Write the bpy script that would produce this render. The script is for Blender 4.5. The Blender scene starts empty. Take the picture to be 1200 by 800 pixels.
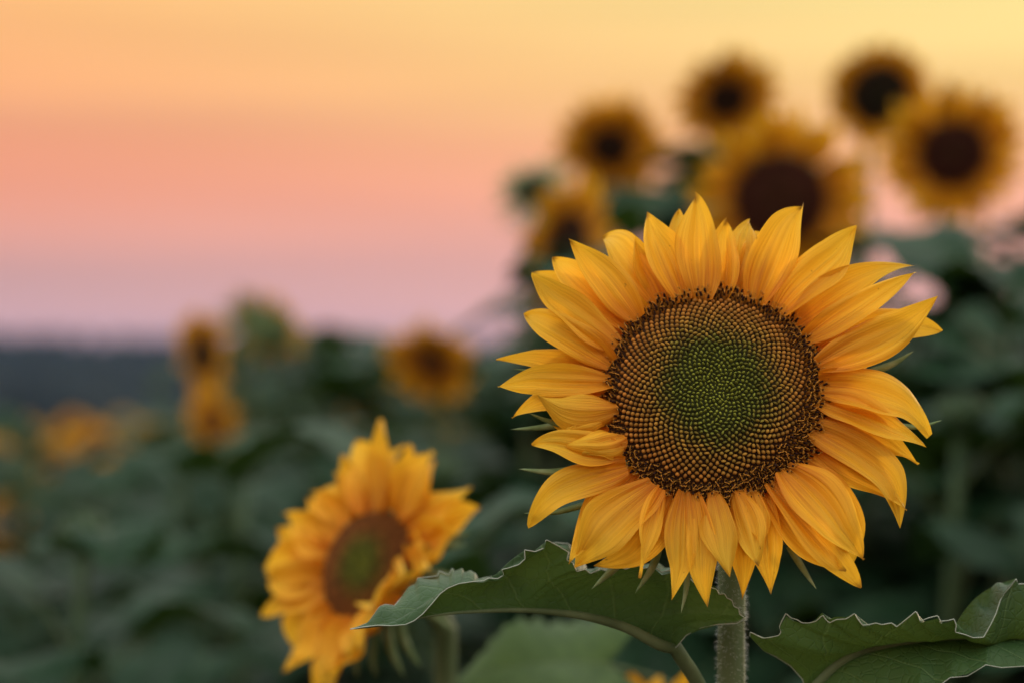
import bpy, math, random
from mathutils import Vector, Matrix
from math import sin, cos, pi, radians, sqrt, exp

scene = bpy.context.scene
col = scene.collection
RND = random.Random(7)

# ------------------------------------------------------------------ camera
CAM = Vector((0.0, 0.0, 1.62))
PITCH = math.atan(40 / 3333.3)
FPX = 1200 * 100 / 36.0
FWD = Vector((0, cos(PITCH), sin(PITCH)))
UPV = Vector((0, -sin(PITCH), cos(PITCH)))
RGT = Vector((1, 0, 0))
cd = bpy.data.cameras.new('camera')
cam = bpy.data.objects.new('camera', cd)
col.objects.link(cam)
cam.location = CAM
cam.rotation_euler = (pi / 2 + PITCH, 0, 0)
cd.sensor_width = 36
cd.lens = 100
cd.clip_start = 0.05
cd.clip_end = 20000
cd.dof.use_dof = True
cd.dof.focus_distance = 1.125
cd.dof.aperture_fstop = 5.9
scene.camera = cam

# ------------------------------------------------------------------ world / sun
SUN_AZ, SUN_EL = radians(32), radians(7)
SKY_STRENGTH = 0.12
w = bpy.data.worlds.new('World')
scene.world = w
w.use_nodes = True
nt = w.node_tree
nt.nodes.clear()


def nd(tree, t, **kw):
    n = tree.nodes.new(t)
    for k, v in kw.items():
        setattr(n, k, v)
    return n


def mth(tree, op, a, b=None, c=None, clamp=False):
    n = tree.nodes.new('ShaderNodeMath')
    n.operation = op
    n.use_clamp = clamp
    for i, v in enumerate((a, b, c)):
        if v is None:
            continue
        if isinstance(v, (int, float)):
            n.inputs[i].default_value = v
        else:
            tree.links.new(v, n.inputs[i])
    return n.outputs[0]


def mapr(tree, v, a, b, c=0.0, d=1.0, interp='SMOOTHSTEP'):
    n = tree.nodes.new('ShaderNodeMapRange')
    n.interpolation_type = interp
    tree.links.new(v, n.inputs[0])
    for i, x in zip((1, 2, 3, 4), (a, b, c, d)):
        n.inputs[i].default_value = x
    return n.outputs[0]


def ramp(tree, fac, stops, interp='LINEAR'):
    n = tree.nodes.new('ShaderNodeValToRGB')
    n.color_ramp.interpolation = interp
    e = n.color_ramp.elements
    while len(e) < len(stops):
        e.new(0.5)
    for el, (p, c) in zip(e, stops):
        el.position = p
        el.color = tuple(c) + (1,) if len(c) == 3 else c
    if fac is not None:
        tree.links.new(fac, n.inputs[0])
    return n.outputs[0]


def mixc(tree, fac, a, b, mode='MIX'):
    n = tree.nodes.new('ShaderNodeMix')
    n.data_type = 'RGBA'
    n.blend_type = mode
    n.clamp_result = False
    for i, v in ((0, fac), (6, a), (7, b)):
        if isinstance(v, (int, float)):
            n.inputs[i].default_value = v
        elif isinstance(v, tuple):
            n.inputs[i].default_value = v + (1,) if len(v) == 3 else v
        else:
            tree.links.new(v, n.inputs[i])
    return n.outputs[2]


tc = nd(nt, 'ShaderNodeTexCoord')
sep = nd(nt, 'ShaderNodeSeparateXYZ')
nt.links.new(tc.outputs['Generated'], sep.inputs[0])
X, Y, Z = sep.outputs
# azimuth closeness to the sun: 1 towards it, falling to 0 at 45 degrees and beyond
hl = mth(nt, 'SQRT', mth(nt, 'ADD', mth(nt, 'MULTIPLY', X, X), mth(nt, 'MULTIPLY', Y, Y)))
dt = mth(nt, 'DIVIDE', mth(nt, 'ADD', mth(nt, 'MULTIPLY', X, sin(SUN_AZ)), mth(nt, 'MULTIPLY', Y, cos(SUN_AZ))),
         mth(nt, 'MAXIMUM', hl, 0.001))
ang = mth(nt, 'ARCCOSINE', mth(nt, 'MULTIPLY', dt, 0.9999))
near_sun = mapr(nt, ang, radians(19), radians(47), 1.0, 0.0)
# thin streaks of cloud along the horizon
cmb = nd(nt, 'ShaderNodeCombineXYZ')
nt.links.new(mth(nt, 'MULTIPLY', X, 3.0), cmb.inputs[0])
nt.links.new(mth(nt, 'MULTIPLY', Y, 3.0), cmb.inputs[1])
nt.links.new(mth(nt, 'MULTIPLY', Z, 60.0), cmb.inputs[2])
nz = nd(nt, 'ShaderNodeTexNoise')
nt.links.new(cmb.outputs[0], nz.inputs['Vector'])
nz.inputs['Scale'].default_value = 1.0
nz.inputs['Detail'].default_value = 3.0
streak = mapr(nt, nz.outputs[0], 0.32, 0.72, 0.96, 1.10, 'LINEAR')
wob = mth(nt, 'MULTIPLY', mth(nt, 'SUBTRACT', nz.outputs[0], 0.5), 0.012)
fz = mth(nt, 'MULTIPLY', mth(nt, 'ADD', Z, wob), 1 / 0.4, clamp=True)
q = lambda y: max(0.0, (440 - y) / 3333.3 / 0.4)
away = ramp(nt, fz, [
    (0.0, (.30, .25, .30)), (q(408), (.50, .34, .38)), (q(375), (.66, .38, .39)), (q(325), (.60, .335, .32)),
    (q(285), (.70, .335, .28)), (q(225), (.93, .36, .225)), (q(180), (.95, .365, .205)), (q(145), (.84, .35, .19)),
    (q(95), (.97, .43, .185)), (q(0), (.99, .49, .185)), (0.55, (.95, .66, .40)), (1.0, (.80, .78, .80))])
toward = ramp(nt, fz, [
    (0.0, (.50, .30, .30)), (q(390), (.80, .42, .38)), (q(300), (.94, .45, .36)), (q(230), (1.0, .46, .29)),
    (q(170), (1.0, .53, .25)), (q(110), (1.0, .64, .24)), (q(0), (1.0, .80, .30)),
    (0.55, (1.0, .84, .48)), (1.0, (.85, .82, .80))])
low = mixc(nt, near_sun, away, toward)
lowv = nd(nt, 'ShaderNodeVectorMath', operation='SCALE')
nt.links.new(low, lowv.inputs[0])
nt.links.new(streak, lowv.inputs['Scale'])
sky = nd(nt, 'ShaderNodeTexSky', sky_type='NISHITA')
sky.sun_disc = False
sky.sun_elevation = SUN_EL
sky.sun_rotation = SUN_AZ
sky.dust_density = 2.0
skyv = nd(nt, 'ShaderNodeVectorMath', operation='SCALE')
nt.links.new(sky.outputs[0], skyv.inputs[0])
skyv.inputs['Scale'].default_value = SKY_STRENGTH
# even fill light added to the upper sky, above the view, to brighten everything
sky_fill = nd(nt, 'ShaderNodeVectorMath', operation='ADD')
nt.links.new(skyv.outputs[0], sky_fill.inputs[0])
sky_fill.inputs[1].default_value = (1.38, 1.33, 1.27)
hi = mapr(nt, Z, 0.16, 0.55)
final = mixc(nt, hi, lowv.outputs[0], sky_fill.outputs[0])
bg = nd(nt, 'ShaderNodeBackground')
nt.links.new(final, bg.inputs[0])
bg.inputs[1].default_value = 1.0
out = nd(nt, 'ShaderNodeOutputWorld')
nt.links.new(bg.outputs[0], out.inputs[0])

sd = bpy.data.lights.new('sun', 'SUN')
sd.energy = 2.2
sd.angle = radians(12)
sd.color = (1.0, .74, .50)
so = bpy.data.objects.new('sun', sd)
col.objects.link(so)
so.location = (3, 5, 4)
so.rotation_euler = (-Vector((sin(SUN_AZ) * cos(SUN_EL), cos(SUN_AZ) * cos(SUN_EL), sin(SUN_EL)))).to_track_quat('-Z', 'Y').to_euler()

vs = scene.view_settings
vs.view_transform = 'Standard'
vs.look = 'None'
vs.exposure = 0
vs.gamma = 1
vs.use_curve_mapping = False
scene.cycles.use_denoising = True
scene.cycles.max_bounces = 8
scene.cycles.transmission_bounces = 6


# ------------------------------------------------------------------ helpers
def U(px, py, d):
    """photo pixel + distance along the view axis -> world point"""
    return CAM + d * (FWD + RGT * ((px - 600) / FPX) + UPV * ((400 - py) / FPX))


def link(o, parent=None):
    col.objects.link(o)
    if parent is not None:
        o.parent = parent
    return o


def empty(name, loc, rz=0):
    o = bpy.data.objects.new(name, None)
    o.empty_display_size = 0.05
    o.location = loc
    o.rotation_euler = (0, 0, rz)
    return link(o)


def mkmesh(name, V, F, mats, uv=None, colr=None, fm=None, smooth=True):
    me = bpy.data.meshes.new(name)
    me.from_pydata([tuple(v) for v in V], [], F)
    for m in (mats if isinstance(mats, (list, tuple)) else [mats]):
        me.materials.append(m)
    if smooth:
        me.polygons.foreach_set('use_smooth', [True] * len(F))
    if fm:
        me.polygons.foreach_set('material_index', fm)
    if uv:
        l = me.uv_layers.new(name='UVMap')
        buf = []
        for f in F:
            for i in f:
                buf += [uv[i][0], uv[i][1]]
        l.data.foreach_set('uv', buf)
    if colr:
        a = me.color_attributes.new('Col', 'FLOAT_COLOR', 'POINT')
        a.data.foreach_set('color', [x for c in colr for x in (c[0], c[1], c[2], 1.0)])
    me.update()
    return me


def obj(name, me, parent=None, loc=None, mat=None):
    o = bpy.data.objects.new(name, me)
    if mat is not None:
        o.matrix_local = mat
    elif loc is not None:
        o.location = loc
    return link(o, parent)


def tag(o, label=None, cat=None, group=None, kind=None):
    for k, v in (('label', label), ('category', cat), ('group', group), ('kind', kind)):
        if v:
            o[k] = v
    return o


class MB:
    def __init__(s):
        s.V, s.F, s.uv, s.c, s.fm = [], [], [], [], []

    def add(s, V, F, uv=None, c=None, fm=0):
        b = len(s.V)
        s.V += V
        s.F += [tuple(i + b for i in f) for f in F]
        s.uv += uv if uv else [(0, 0)] * len(V)
        if c is not None:
            s.c += [c] * len(V) if isinstance(c, tuple) else c
        s.fm += [fm] * len(F)

    def mesh(s, name, mats):
        return mkmesh(name, s.V, s.F, mats, s.uv, s.c if len(s.c) == len(s.V) else None, s.fm)


def spline(pts, n):
    """Catmull-Rom through points, resampled to n+1 points by arc length"""
    P = [Vector(p) for p in pts]
    P = [2 * P[0] - P[1]] + P + [2 * P[-1] - P[-2]]
    fine = []
    for i in range(1, len(P) - 2):
        for k in range(12):
            t = k / 12
            a, b, c, d = P[i - 1], P[i], P[i + 1], P[i + 2]
            fine.append(0.5 * ((2 * b) + (c - a) * t + (2 * a - 5 * b + 4 * c - d) * t * t + (3 * b - a - 3 * c + d) * t ** 3))
    fine.append(P[-2])
    return resample(fine, n)


def resample(P, n):
    L = [0.0]
    for a, b in zip(P, P[1:]):
        L.append(L[-1] + (b - a).length)
    outp, j = [], 0
    for k in range(n + 1):
        s = L[-1] * k / n
        while j < len(L) - 2 and L[j + 1] < s:
            j += 1
        t = (s - L[j]) / max(1e-9, L[j + 1] - L[j])
        outp.append(P[j].lerp(P[j + 1], min(1, max(0, t))))
    return outp


def tube(P, r, sides=10, cap=True, wob=0.0, rnd=RND):
    n = len(P)
    V, F, uv = [], [], []
    T0 = (P[1] - P[0]).normalized()
    nrm = T0.orthogonal().normalized()
    for i, p in enumerate(P):
        T = (P[min(i + 1, n - 1)] - P[max(i - 1, 0)]).normalized()
        nrm = (nrm - T * nrm.dot(T)).normalized()
        bn = T.cross(nrm)
        ri = r(i / (n - 1)) if callable(r) else r
        for k in range(sides):
            a = 2 * pi * k / sides
            rr = ri * (1 + wob * rnd.uniform(-1, 1))
            V.append(p + (nrm * cos(a) + bn * sin(a)) * rr)
            uv.append((k / sides, i / (n - 1)))
    for i in range(n - 1):
        for k in range(sides):
            k2 = (k + 1) % sides
            F.append((i * sides + k, i * sides + k2, (i + 1) * sides + k2, (i + 1) * sides + k))
    if cap:
        F.append(tuple(reversed(range(sides))))
        F.append(tuple(range((n - 1) * sides, n * sides)))
    return V, F, uv


# ------------------------------------------------------------------ materials
def new_mat(name):
    m = bpy.data.materials.new(name)
    m.use_nodes = True
    t = m.node_tree
    t.nodes.clear()
    o = t.nodes.new('ShaderNodeOutputMaterial')
    return m, t, o


def leafy(t, o, colr, rough, transl, tcol, bump=None, strength=0.3, dist=0.001, spec=0.4):
    """diffuse/gloss plus light passing through the sheet"""
    p = t.nodes.new('ShaderNodeBsdfPrincipled')
    p.inputs['Roughness'].default_value = rough
    p.inputs['Specular IOR Level'].default_value = spec
    tr = t.nodes.new('ShaderNodeBsdfTranslucent')
    for s, v in ((p.inputs['Base Color'], colr), (tr.inputs[0], tcol)):
        if isinstance(v, tuple):
            s.default_value = v + (1,)
        else:
            t.links.new(v, s)
    if bump is not None:
        b = t.nodes.new('ShaderNodeBump')
        b.inputs['Strength'].default_value = strength
        b.inputs['Distance'].default_value = dist
        t.links.new(bump, b.inputs['Height'])
        t.links.new(b.outputs[0], p.inputs['Normal'])
        t.links.new(b.outputs[0], tr.inputs['Normal'])
    mx = t.nodes.new('ShaderNodeMixShader')
    mx.inputs[0].default_value = transl
    t.links.new(p.outputs[0], mx.inputs[1])
    t.links.new(tr.outputs[0], mx.inputs[2])
    t.links.new(mx.outputs[0], o.inputs[0])


def petal_material(name, base, mid, tip, tr=0.38):
    m, t, o = new_mat(name)
    uvn = t.nodes.new('ShaderNodeUVMap')
    s = t.nodes.new('ShaderNodeSeparateXYZ')
    t.links.new(uvn.outputs[0], s.inputs[0])
    info = t.nodes.new('ShaderNodeObjectInfo')
    c = t.nodes.new('ShaderNodeCombineXYZ')
    t.links.new(mth(t, 'MULTIPLY', s.outputs[0], 26.0), c.inputs[0])
    t.links.new(mth(t, 'MULTIPLY', s.outputs[1], 1.3), c.inputs[1])
    t.links.new(mth(t, 'MULTIPLY', info.outputs['Random'], 40), c.inputs[2])
    n = t.nodes.new('ShaderNodeTexNoise')
    t.links.new(c.outputs[0], n.inputs['Vector'])
    n.inputs['Scale'].default_value = 1
    n.inputs['Detail'].default_value = 4
    c2 = t.nodes.new('ShaderNodeCombineXYZ')
    t.links.new(mth(t, 'MULTIPLY', s.outputs[0], 3.0), c2.inputs[0])
    t.links.new(mth(t, 'MULTIPLY', s.outputs[1], 3.0), c2.inputs[1])
    t.links.new(mth(t, 'MULTIPLY', info.outputs['Random'], 17), c2.inputs[2])
    n2 = t.nodes.new('ShaderNodeTexNoise')
    t.links.new(c2.outputs[0], n2.inputs['Vector'])
    n2.inputs['Scale'].default_value = 1
    gv = mth(t, 'ADD', s.outputs[1], mth(t, 'MULTIPLY', mth(t, 'SUBTRACT', n.outputs[0], 0.5), 0.55))
    gv = mth(t, 'ADD', gv, mth(t, 'MULTIPLY', mth(t, 'SUBTRACT', n2.outputs[0], 0.5), 0.3), clamp=True)
    g = ramp(t, gv, [(0.0, base), (0.35, mid), (0.85, tip)])
    var = mapr(t, info.outputs['Random'], 0, 1, 0.86, 1.06, 'LINEAR')
    st = mapr(t, n.outputs[0], 0.3, 0.7, 0.86, 1.06, 'LINEAR')
    vm = t.nodes.new('ShaderNodeVectorMath')
    vm.operation = 'SCALE'
    t.links.new(g, vm.inputs[0])
    t.links.new(mth(t, 'MULTIPLY', var, st), vm.inputs['Scale'])
    tipm = mth(t, 'MULTIPLY', mapr(t, mth(t, 'ADD', s.outputs[1], mth(t, 'MULTIPLY', n2.outputs[0], .06)), .955, 1.03),
               mapr(t, info.outputs['Random'], .45, .6, 0, .75))
    n3 = t.nodes.new('ShaderNodeTexNoise')
    g3 = t.nodes.new('ShaderNodeTexCoord')
    t.links.new(g3.outputs['Object'], n3.inputs['Vector'])
    n3.inputs['Scale'].default_value = 260
    spot = mapr(t, n3.outputs[0], .74, .80, 0, .5)
    fin = mixc(t, mth(t, 'MAXIMUM', tipm, spot), vm.outputs[0], (.22, .085, .015))
    leafy(t, o, fin, 0.55, tr, fin, n.outputs[0], 0.5, 0.0012, 0.25)
    return m


def leaf_material(name, c0, c1, vein, tr=0.2, fine=True, tcol=(.10, .16, .02), spec=.45):
    m, t, o = new_mat(name)
    uvn = t.nodes.new('ShaderNodeUVMap')
    s = t.nodes.new('ShaderNodeSeparateXYZ')
    t.links.new(uvn.outputs[0], s.inputs[0])
    u, v = s.outputs[0], s.outputs[1]          # u along 0..1, v across 0..1 (0.5 = midrib)
    av = mth(t, 'MULTIPLY', mth(t, 'ABSOLUTE', mth(t, 'SUBTRACT', v, 0.5)), 2.0)
    qv = mth(t, 'SUBTRACT', u, mth(t, 'MULTIPLY', mth(t, 'POWER', av, 0.8), 0.28))
    fr = mth(t, 'ABSOLUTE', mth(t, 'SUBTRACT', mth(t, 'FRACT', mth(t, 'MULTIPLY', qv, 7.5)), 0.5))
    lat = mapr(t, fr, 0.0, 0.05, 1.0, 0.0)
    mid = mapr(t, av, 0.0, 0.03, 1.0, 0.0)
    vm = mth(t, 'MAXIMUM', lat, mid)
    geo = t.nodes.new('ShaderNodeTexCoord')
    n = t.nodes.new('ShaderNodeTexNoise')
    t.links.new(geo.outputs['Object'], n.inputs['Vector'])
    n.inputs['Scale'].default_value = 45
    n.inputs['Detail'].default_value = 5
    h = mth(t, 'MULTIPLY', vm, -0.6)
    if fine:
        vo = t.nodes.new('ShaderNodeTexVoronoi')
        vo.feature = 'DISTANCE_TO_EDGE'
        t.links.new(geo.outputs['Object'], vo.inputs['Vector'])
        vo.inputs['Scale'].default_value = 230
        cell = mapr(t, vo.outputs['Distance'], 0.0, 0.12, 0.0, 1.0)
        h = mth(t, 'ADD', h, mth(t, 'MULTIPLY', cell, 0.35))
    info = t.nodes.new('ShaderNodeObjectInfo')
    cc = mixc(t, mapr(t, n.outputs[0], 0.3, 0.7), c0, c1)
    cc = mixc(t, mth(t, 'MULTIPLY', vm, 0.45), cc, vein)
    sc = t.nodes.new('ShaderNodeVectorMath')
    sc.operation = 'SCALE'
    t.links.new(cc, sc.inputs[0])
    t.links.new(mapr(t, info.outputs['Random'], 0, 1, 0.75, 1.2, 'LINEAR'), sc.inputs['Scale'])
    leafy(t, o, sc.outputs[0], 0.58, tr, tcol, h, 0.55, 0.0012, spec)
    return m


def vcol_material(name, rough=0.6, transl=0.0, spec=0.3):
    m, t, o = new_mat(name)
    a = t.nodes.new('ShaderNodeVertexColor')
    a.layer_name = 'Col'
    if transl:
        leafy(t, o, a.outputs[0], rough, transl, a.outputs[0], spec=spec)
    else:
        p = t.nodes.new('ShaderNodeBsdfPrincipled')
        p.inputs['Roughness'].default_value = rough
        p.inputs['Specular IOR Level'].default_value = spec
        t.links.new(a.outputs[0], p.inputs['Base Color'])
        t.links.new(p.outputs[0], o.inputs[0])
    return m


def noise_material(name, c0, c1, scale, rough=0.7, bump=0.3, dist=0.001, stretch=None, spec=0.3):
    m, t, o = new_mat(name)
    g = t.nodes.new('ShaderNodeTexCoord')
    n = t.nodes.new('ShaderNodeTexNoise')
    n.inputs['Scale'].default_value = scale
    n.inputs['Detail'].default_value = 6
    src = g.outputs['Object']
    if stretch:
        mp = t.nodes.new('ShaderNodeMapping')
        mp.inputs['Scale'].default_value = stretch
        t.links.new(src, mp.inputs[0])
        src = mp.outputs[0]
    t.links.new(src, n.inputs['Vector'])
    cc = mixc(t, mapr(t, n.outputs[0], 0.3, 0.7), c0, c1)
    p = t.nodes.new('ShaderNodeBsdfPrincipled')
    p.inputs['Roughness'].default_value = rough
    p.inputs['Specular IOR Level'].default_value = spec
    t.links.new(cc, p.inputs['Base Color'])
    b = t.nodes.new('ShaderNodeBump')
    b.inputs['Strength'].default_value = bump
    b.inputs['Distance'].default_value = dist
    t.links.new(n.outputs[0], b.inputs['Height'])
    t.links.new(b.outputs[0], p.inputs['Normal'])
    t.links.new(p.outputs[0], o.inputs[0])
    return m


M_PETAL = petal_material('petal_yellow', (.76, .235, .007), (.90, .44, .020), (.93, .56, .034))
M_PETAL2 = petal_material('petal_golden', (.50, .165, .006), (.74, .335, .012), (.78, .42, .016), 0.3)
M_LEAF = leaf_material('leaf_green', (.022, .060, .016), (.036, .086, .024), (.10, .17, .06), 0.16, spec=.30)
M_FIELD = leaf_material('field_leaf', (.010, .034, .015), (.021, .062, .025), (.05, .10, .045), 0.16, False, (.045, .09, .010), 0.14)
M_LEAF_LIT = leaf_material('backlit_leaf', (.055, .105, .028), (.085, .15, .040), (.12, .19, .07), 0.25, False, (.12, .22, .03), 0.2)  # lighter leaf copy, light shining through the blade painted into its green
M_BUD = noise_material('bud_green', (.030, .065, .024), (.055, .10, .036), 80, 0.6, 0.3)
M_BRACT = noise_material('bract_green', (.12, .20, .07), (.24, .32, .16), 120, 0.6, 0.3)
M_STEM = noise_material('stem_green', (.070, .105, .040), (.125, .17, .075), 90, 0.6, 0.5, 0.001, (1, 1, .12))
M_HAIR = noise_material('hair_pale', (.62, .66, .62), (.70, .74, .72), 100, 0.5, 0)
M_RIM = noise_material('leaf_edge_rimlight', (.30, .36, .27), (.42, .47, .40), 150, 0.5, 0)  # pale colour paints the backlit rim of the edge hairs
M_FLORET = vcol_material('floret', 0.65, 0, 0.15)
M_SOIL = noise_material('soil', (.055, .042, .030), (.10, .078, .052), 6, 0.95, 0.6, 0.03)
M_WOOD = vcol_material('far_wood_green', 0.9, 0, 0.1)
M_FAR = vcol_material('far_field_leaves', 0.7, 0.15, 0.2)

# ------------------------------------------------------------------ ground, hills
from mathutils import noise as mnoise


def ground_z(x, y):
    r = sqrt(x * x + y * y)
    z = 0.0
    if r > 9:
        z -= 0.019 * (min(r, 80) - 9)
    if r > 80:
        z -= 0.02 * (min(r, 300) - 80)
    if r > 500:
        z += min(1.0, (r - 500) / 900) * 6
    return z


def build_ground():
    V, F = [], []
    rs = [0, .5, 1, 1.5, 2, 3, 4, 5, 6, 8, 10, 13, 17, 22, 30, 40, 55, 70, 90, 130, 200, 300, 450, 600, 800, 1100, 1600, 2400]
    na = 96
    for i, r in enumerate(rs):
        for k in range(na):
            a = 2 * pi * k / na
            x, y = r * cos(a), r * sin(a)
            V.append((x, y, ground_z(x, y) + (0.03 * mnoise.noise((x * 1.5, y * 1.5, 0)) if r < 60 else 0)))
    for i in range(len(rs) - 1):
        for k in range(na):
            k2 = (k + 1) % na
            F.append((i * na + k, i * na + k2, (i + 1) * na + k2, (i + 1) * na + k))
    tag(obj('ground', mkmesh('ground', V, F, M_SOIL)), kind='structure')


build_ground()


def build_hills():
    """low wooded ridge beyond the field, and the trees on it as one mass"""
    V, F = [], []
    na, rows = 160, [260, 420, 600, 800, 1000, 1400]
    prof = [0, .25, .55, .85, 1, 0]
    a0, a1 = radians(-50), radians(50)

    def hz(a):
        return 8 + 4.5 * mnoise.noise((a * 7, 3.1, 0)) + 2.0 * mnoise.noise((a * 25, 1.1, 0))
    for i, r in enumerate(rows):
        for k in range(na + 1):
            a = a0 + (a1 - a0) * k / na
            x, y = r * sin(a), r * cos(a)
            V.append((x, y, ground_z(x, y) - 1 + (1 - ground_z(x, y) * 0.5 + hz(a)) * prof[i]))
    for i in range(len(rows) - 1):
        for k in range(na):
            b = i * (na + 1) + k
            F.append((b, b + 1, b + na + 2, b + na + 1))
    tag(obj('hills', mkmesh('hills', V, F, M_WOODG)), kind='structure')
    mb = MB()
    rr = random.Random(5)
    ico_v, ico_f = ico(1)
    for k in range(6500):
        i = rr.choice([0, 0, 1, 1, 1, 2, 2, 3, 3])
        t = rr.random()
        r = rows[i] + (rows[i + 1] - rows[i]) * t
        a = rr.uniform(radians(-46), radians(46))
        x, y = r * sin(a), r * cos(a)
        base = ground_z(x, y) - 1 + (1 - ground_z(x, y) * 0.5 + hz(a)) * (prof[i] * (1 - t) + prof[i + 1] * t)
        h = rr.uniform(4, 9) * (.5 + .5 * min(1, r / 800))
        wd = rr.uniform(2.5, 5)
        g = rr.uniform(.7, 1.3)
        mb.add([Vector((x + v[0] * wd * rr.uniform(.8, 1.2), y + v[1] * wd, base + h * .45 + v[2] * h * .55 * rr.uniform(.85, 1.15))) for v in ico_v],
               ico_f, c=(.012 * g, .020 * g, .020 * g))
    tag(obj('far_wood', mb.mesh('far_wood', M_WOOD)), 'dark blue-green wood along the far ridge behind the field', 'wood', kind='stuff')


def ico(sub):
    import bmesh
    bm = bmesh.new()
    bmesh.ops.create_icosphere(bm, subdivisions=sub, radius=1)
    V = [tuple(v.co) for v in bm.verts]
    F = [tuple(v.index for v in f.verts) for f in bm.faces]
    bm.free()
    return V, F


M_WOODG = noise_material('hill_green', (.022, .034, .024), (.032, .046, .030), .05, 0.9, 0)
build_hills()


# ------------------------------------------------------------------ sunflower pieces
def petal_mesh(name, base, tip, width, mat, bend=0.0, lift=0.0, roll=0.0, twist=0.0, cup=0.12, curl=0.0,
               notch=0.0, seed=0, nu=10, nv=22, wide=0.46, Nrm=Vector((0, 0, 1)), ridge=0.06):
    """ray petal: a ribbed, cupped sheet from base to tip (head-local coordinates)"""
    rr = random.Random(seed)
    base, tip = Vector(base), Vector(tip)
    ax = tip - base
    L = ax.length
    d = ax.normalized()
    side = Nrm.cross(d).normalized()
    up = d.cross(side).normalized()
    ctrl = base.lerp(tip, 0.5) + side * bend * L + up * lift * L
    ph, ph2 = rr.uniform(0, 6), rr.uniform(0, 6)
    wa = rr.uniform(.04, .11)
    asym = rr.uniform(-.25, .25)
    pw = rr.uniform(.78, 1.0)
    pinch = rr.uniform(.1, .6)
    wide = wide + rr.uniform(-.09, .06)
    tipc = rr.choice([-1.6, -.8, 0, 0, .6])
    phr, rf = rr.uniform(-.8, .8), rr.uniform(2.2, 3.4)
    flick = rr.uniform(-.16, .16)
    m1, m2, m3 = rr.uniform(0, 6), rr.uniform(0, 6), rr.uniform(.05, .14)
    V, F, uv = [], [], []
    for j in range(nv + 1):
        t = j / nv
        c = base * (1 - t) ** 2 + ctrl * (2 * t * (1 - t)) + tip * t * t
        tg = ((ctrl - base) * (2 * (1 - t)) + (tip - ctrl) * (2 * t)).normalized()
        a = roll + twist * t * t
        s0 = Nrm.cross(tg)
        s0 = s0.normalized() if s0.length > 1e-4 else side
        u0 = tg.cross(s0).normalized()
        s1 = s0 * cos(a) + u0 * sin(a)
        u1 = u0 * cos(a) - s0 * sin(a)
        if t < wide:
            k = 1 - t / wide
            prof = 1 - 0.58 * k * k
        else:
            k = (t - wide) / (1 - wide)
            prof = max(0.0, 1 - k) ** pw * (1 + pw * k) * (1 - pinch * k ** 2)
        hw = width * 0.5 * prof
        for i in range(nu + 1):
            u = -1 + 2 * i / nu
            e = abs(u) ** 3
            h = cup * width * (u * u - 0.3) * (0.5 + 0.5 * prof)
            h += ridge * width * cos(rf * pi * u + phr + .8 * t) * prof * (1 - 0.3 * t)
            h -= .10 * width * exp(-((u - .15 * phr) / .16) ** 2) * prof
            h += wa * width * sin(5.5 * t + ph + (2 if u > 0 else 0)) * e * 1.6
            h += wa * width * .4 * sin(13 * t + ph2 + u * 2) * e
            h += tipc * L * max(0, t - .6) ** 2
            h += curl * L * max(0, t - 0.45) ** 2
            back = tg * (-notch * L * exp(-(u / 0.35) ** 2) * max(0, (t - .8) / .2) ** 2)
            ue = u * (1 + m3 * sin(7 * t + (m1 if u > 0 else m2)))
            V.append(c + s1 * (hw * (ue + asym * (1 - u * u) * t) + flick * L * max(0, t - .7) * 2 * t) + u1 * h + back)
            uv.append((i / nu, t))
    for j in range(nv):
        for i in range(nu):
            b = j * (nu + 1) + i
            F.append((b, b + 1, b + nu + 2, b + nu + 1))
    return mkmesh(name, V, F, mat, uv)


def strip_mesh(name, pts, width, mat, nrm, fold=0.25):
    """narrow pointed bract with a keel"""
    P = spline(pts, 10)
    V, F, uv = [], [], []
    for j, p in enumerate(P):
        t = j / 10
        tg = (P[min(j + 1, 10)] - P[max(j - 1, 0)]).normalized()
        s = nrm.cross(tg).normalized()
        u = tg.cross(s)
        hw = width * .5 * (1 - t) ** 0.6 * (0.75 + 0.9 * t * (1 - t))
        th = width * 0.10 * (1 - 0.7 * t)
        for k, (a, b) in enumerate(((-1, fold), (0, th / max(hw, 1e-6) * 1.0), (1, fold), (0, -th / max(hw, 1e-6)))):
            V.append(p + s * (hw * a) + u * (hw * b))
            uv.append((k / 3, t))
    for j in range(10):
        for k in range(4):
            k2 = (k + 1) % 4
            F.append((j * 4 + k, j * 4 + k2, j * 4 + 4 + k2, j * 4 + 4 + k))
    return mkmesh(name, V, F, mat, uv)


def receptacle_mesh(name, R, depth, mat):
    """green cup behind the disc, closing in on the stem"""
    prof = [(0.15 * R, -depth), (.35 * R, -depth * .85), (.75 * R, -depth * .55), (1.0 * R, -depth * .22), (1.03 * R, -depth * .05), (.98 * R, 0.0)]
    V, F = [], []
    n = 40
    for r, z in prof:
        for k in range(n):
            a = 2 * pi * k / n
            V.append((r * cos(a), r * sin(a), z))
    for i in range(len(prof) - 1):
        for k in range(n):
            k2 = (k + 1) % n
            F.append((i * n + k, i * n + k2, (i + 1) * n + k2, (i + 1) * n + k))
    F.append(tuple(reversed(range(n))))
    return mkmesh(name, V, F, mat)


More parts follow.
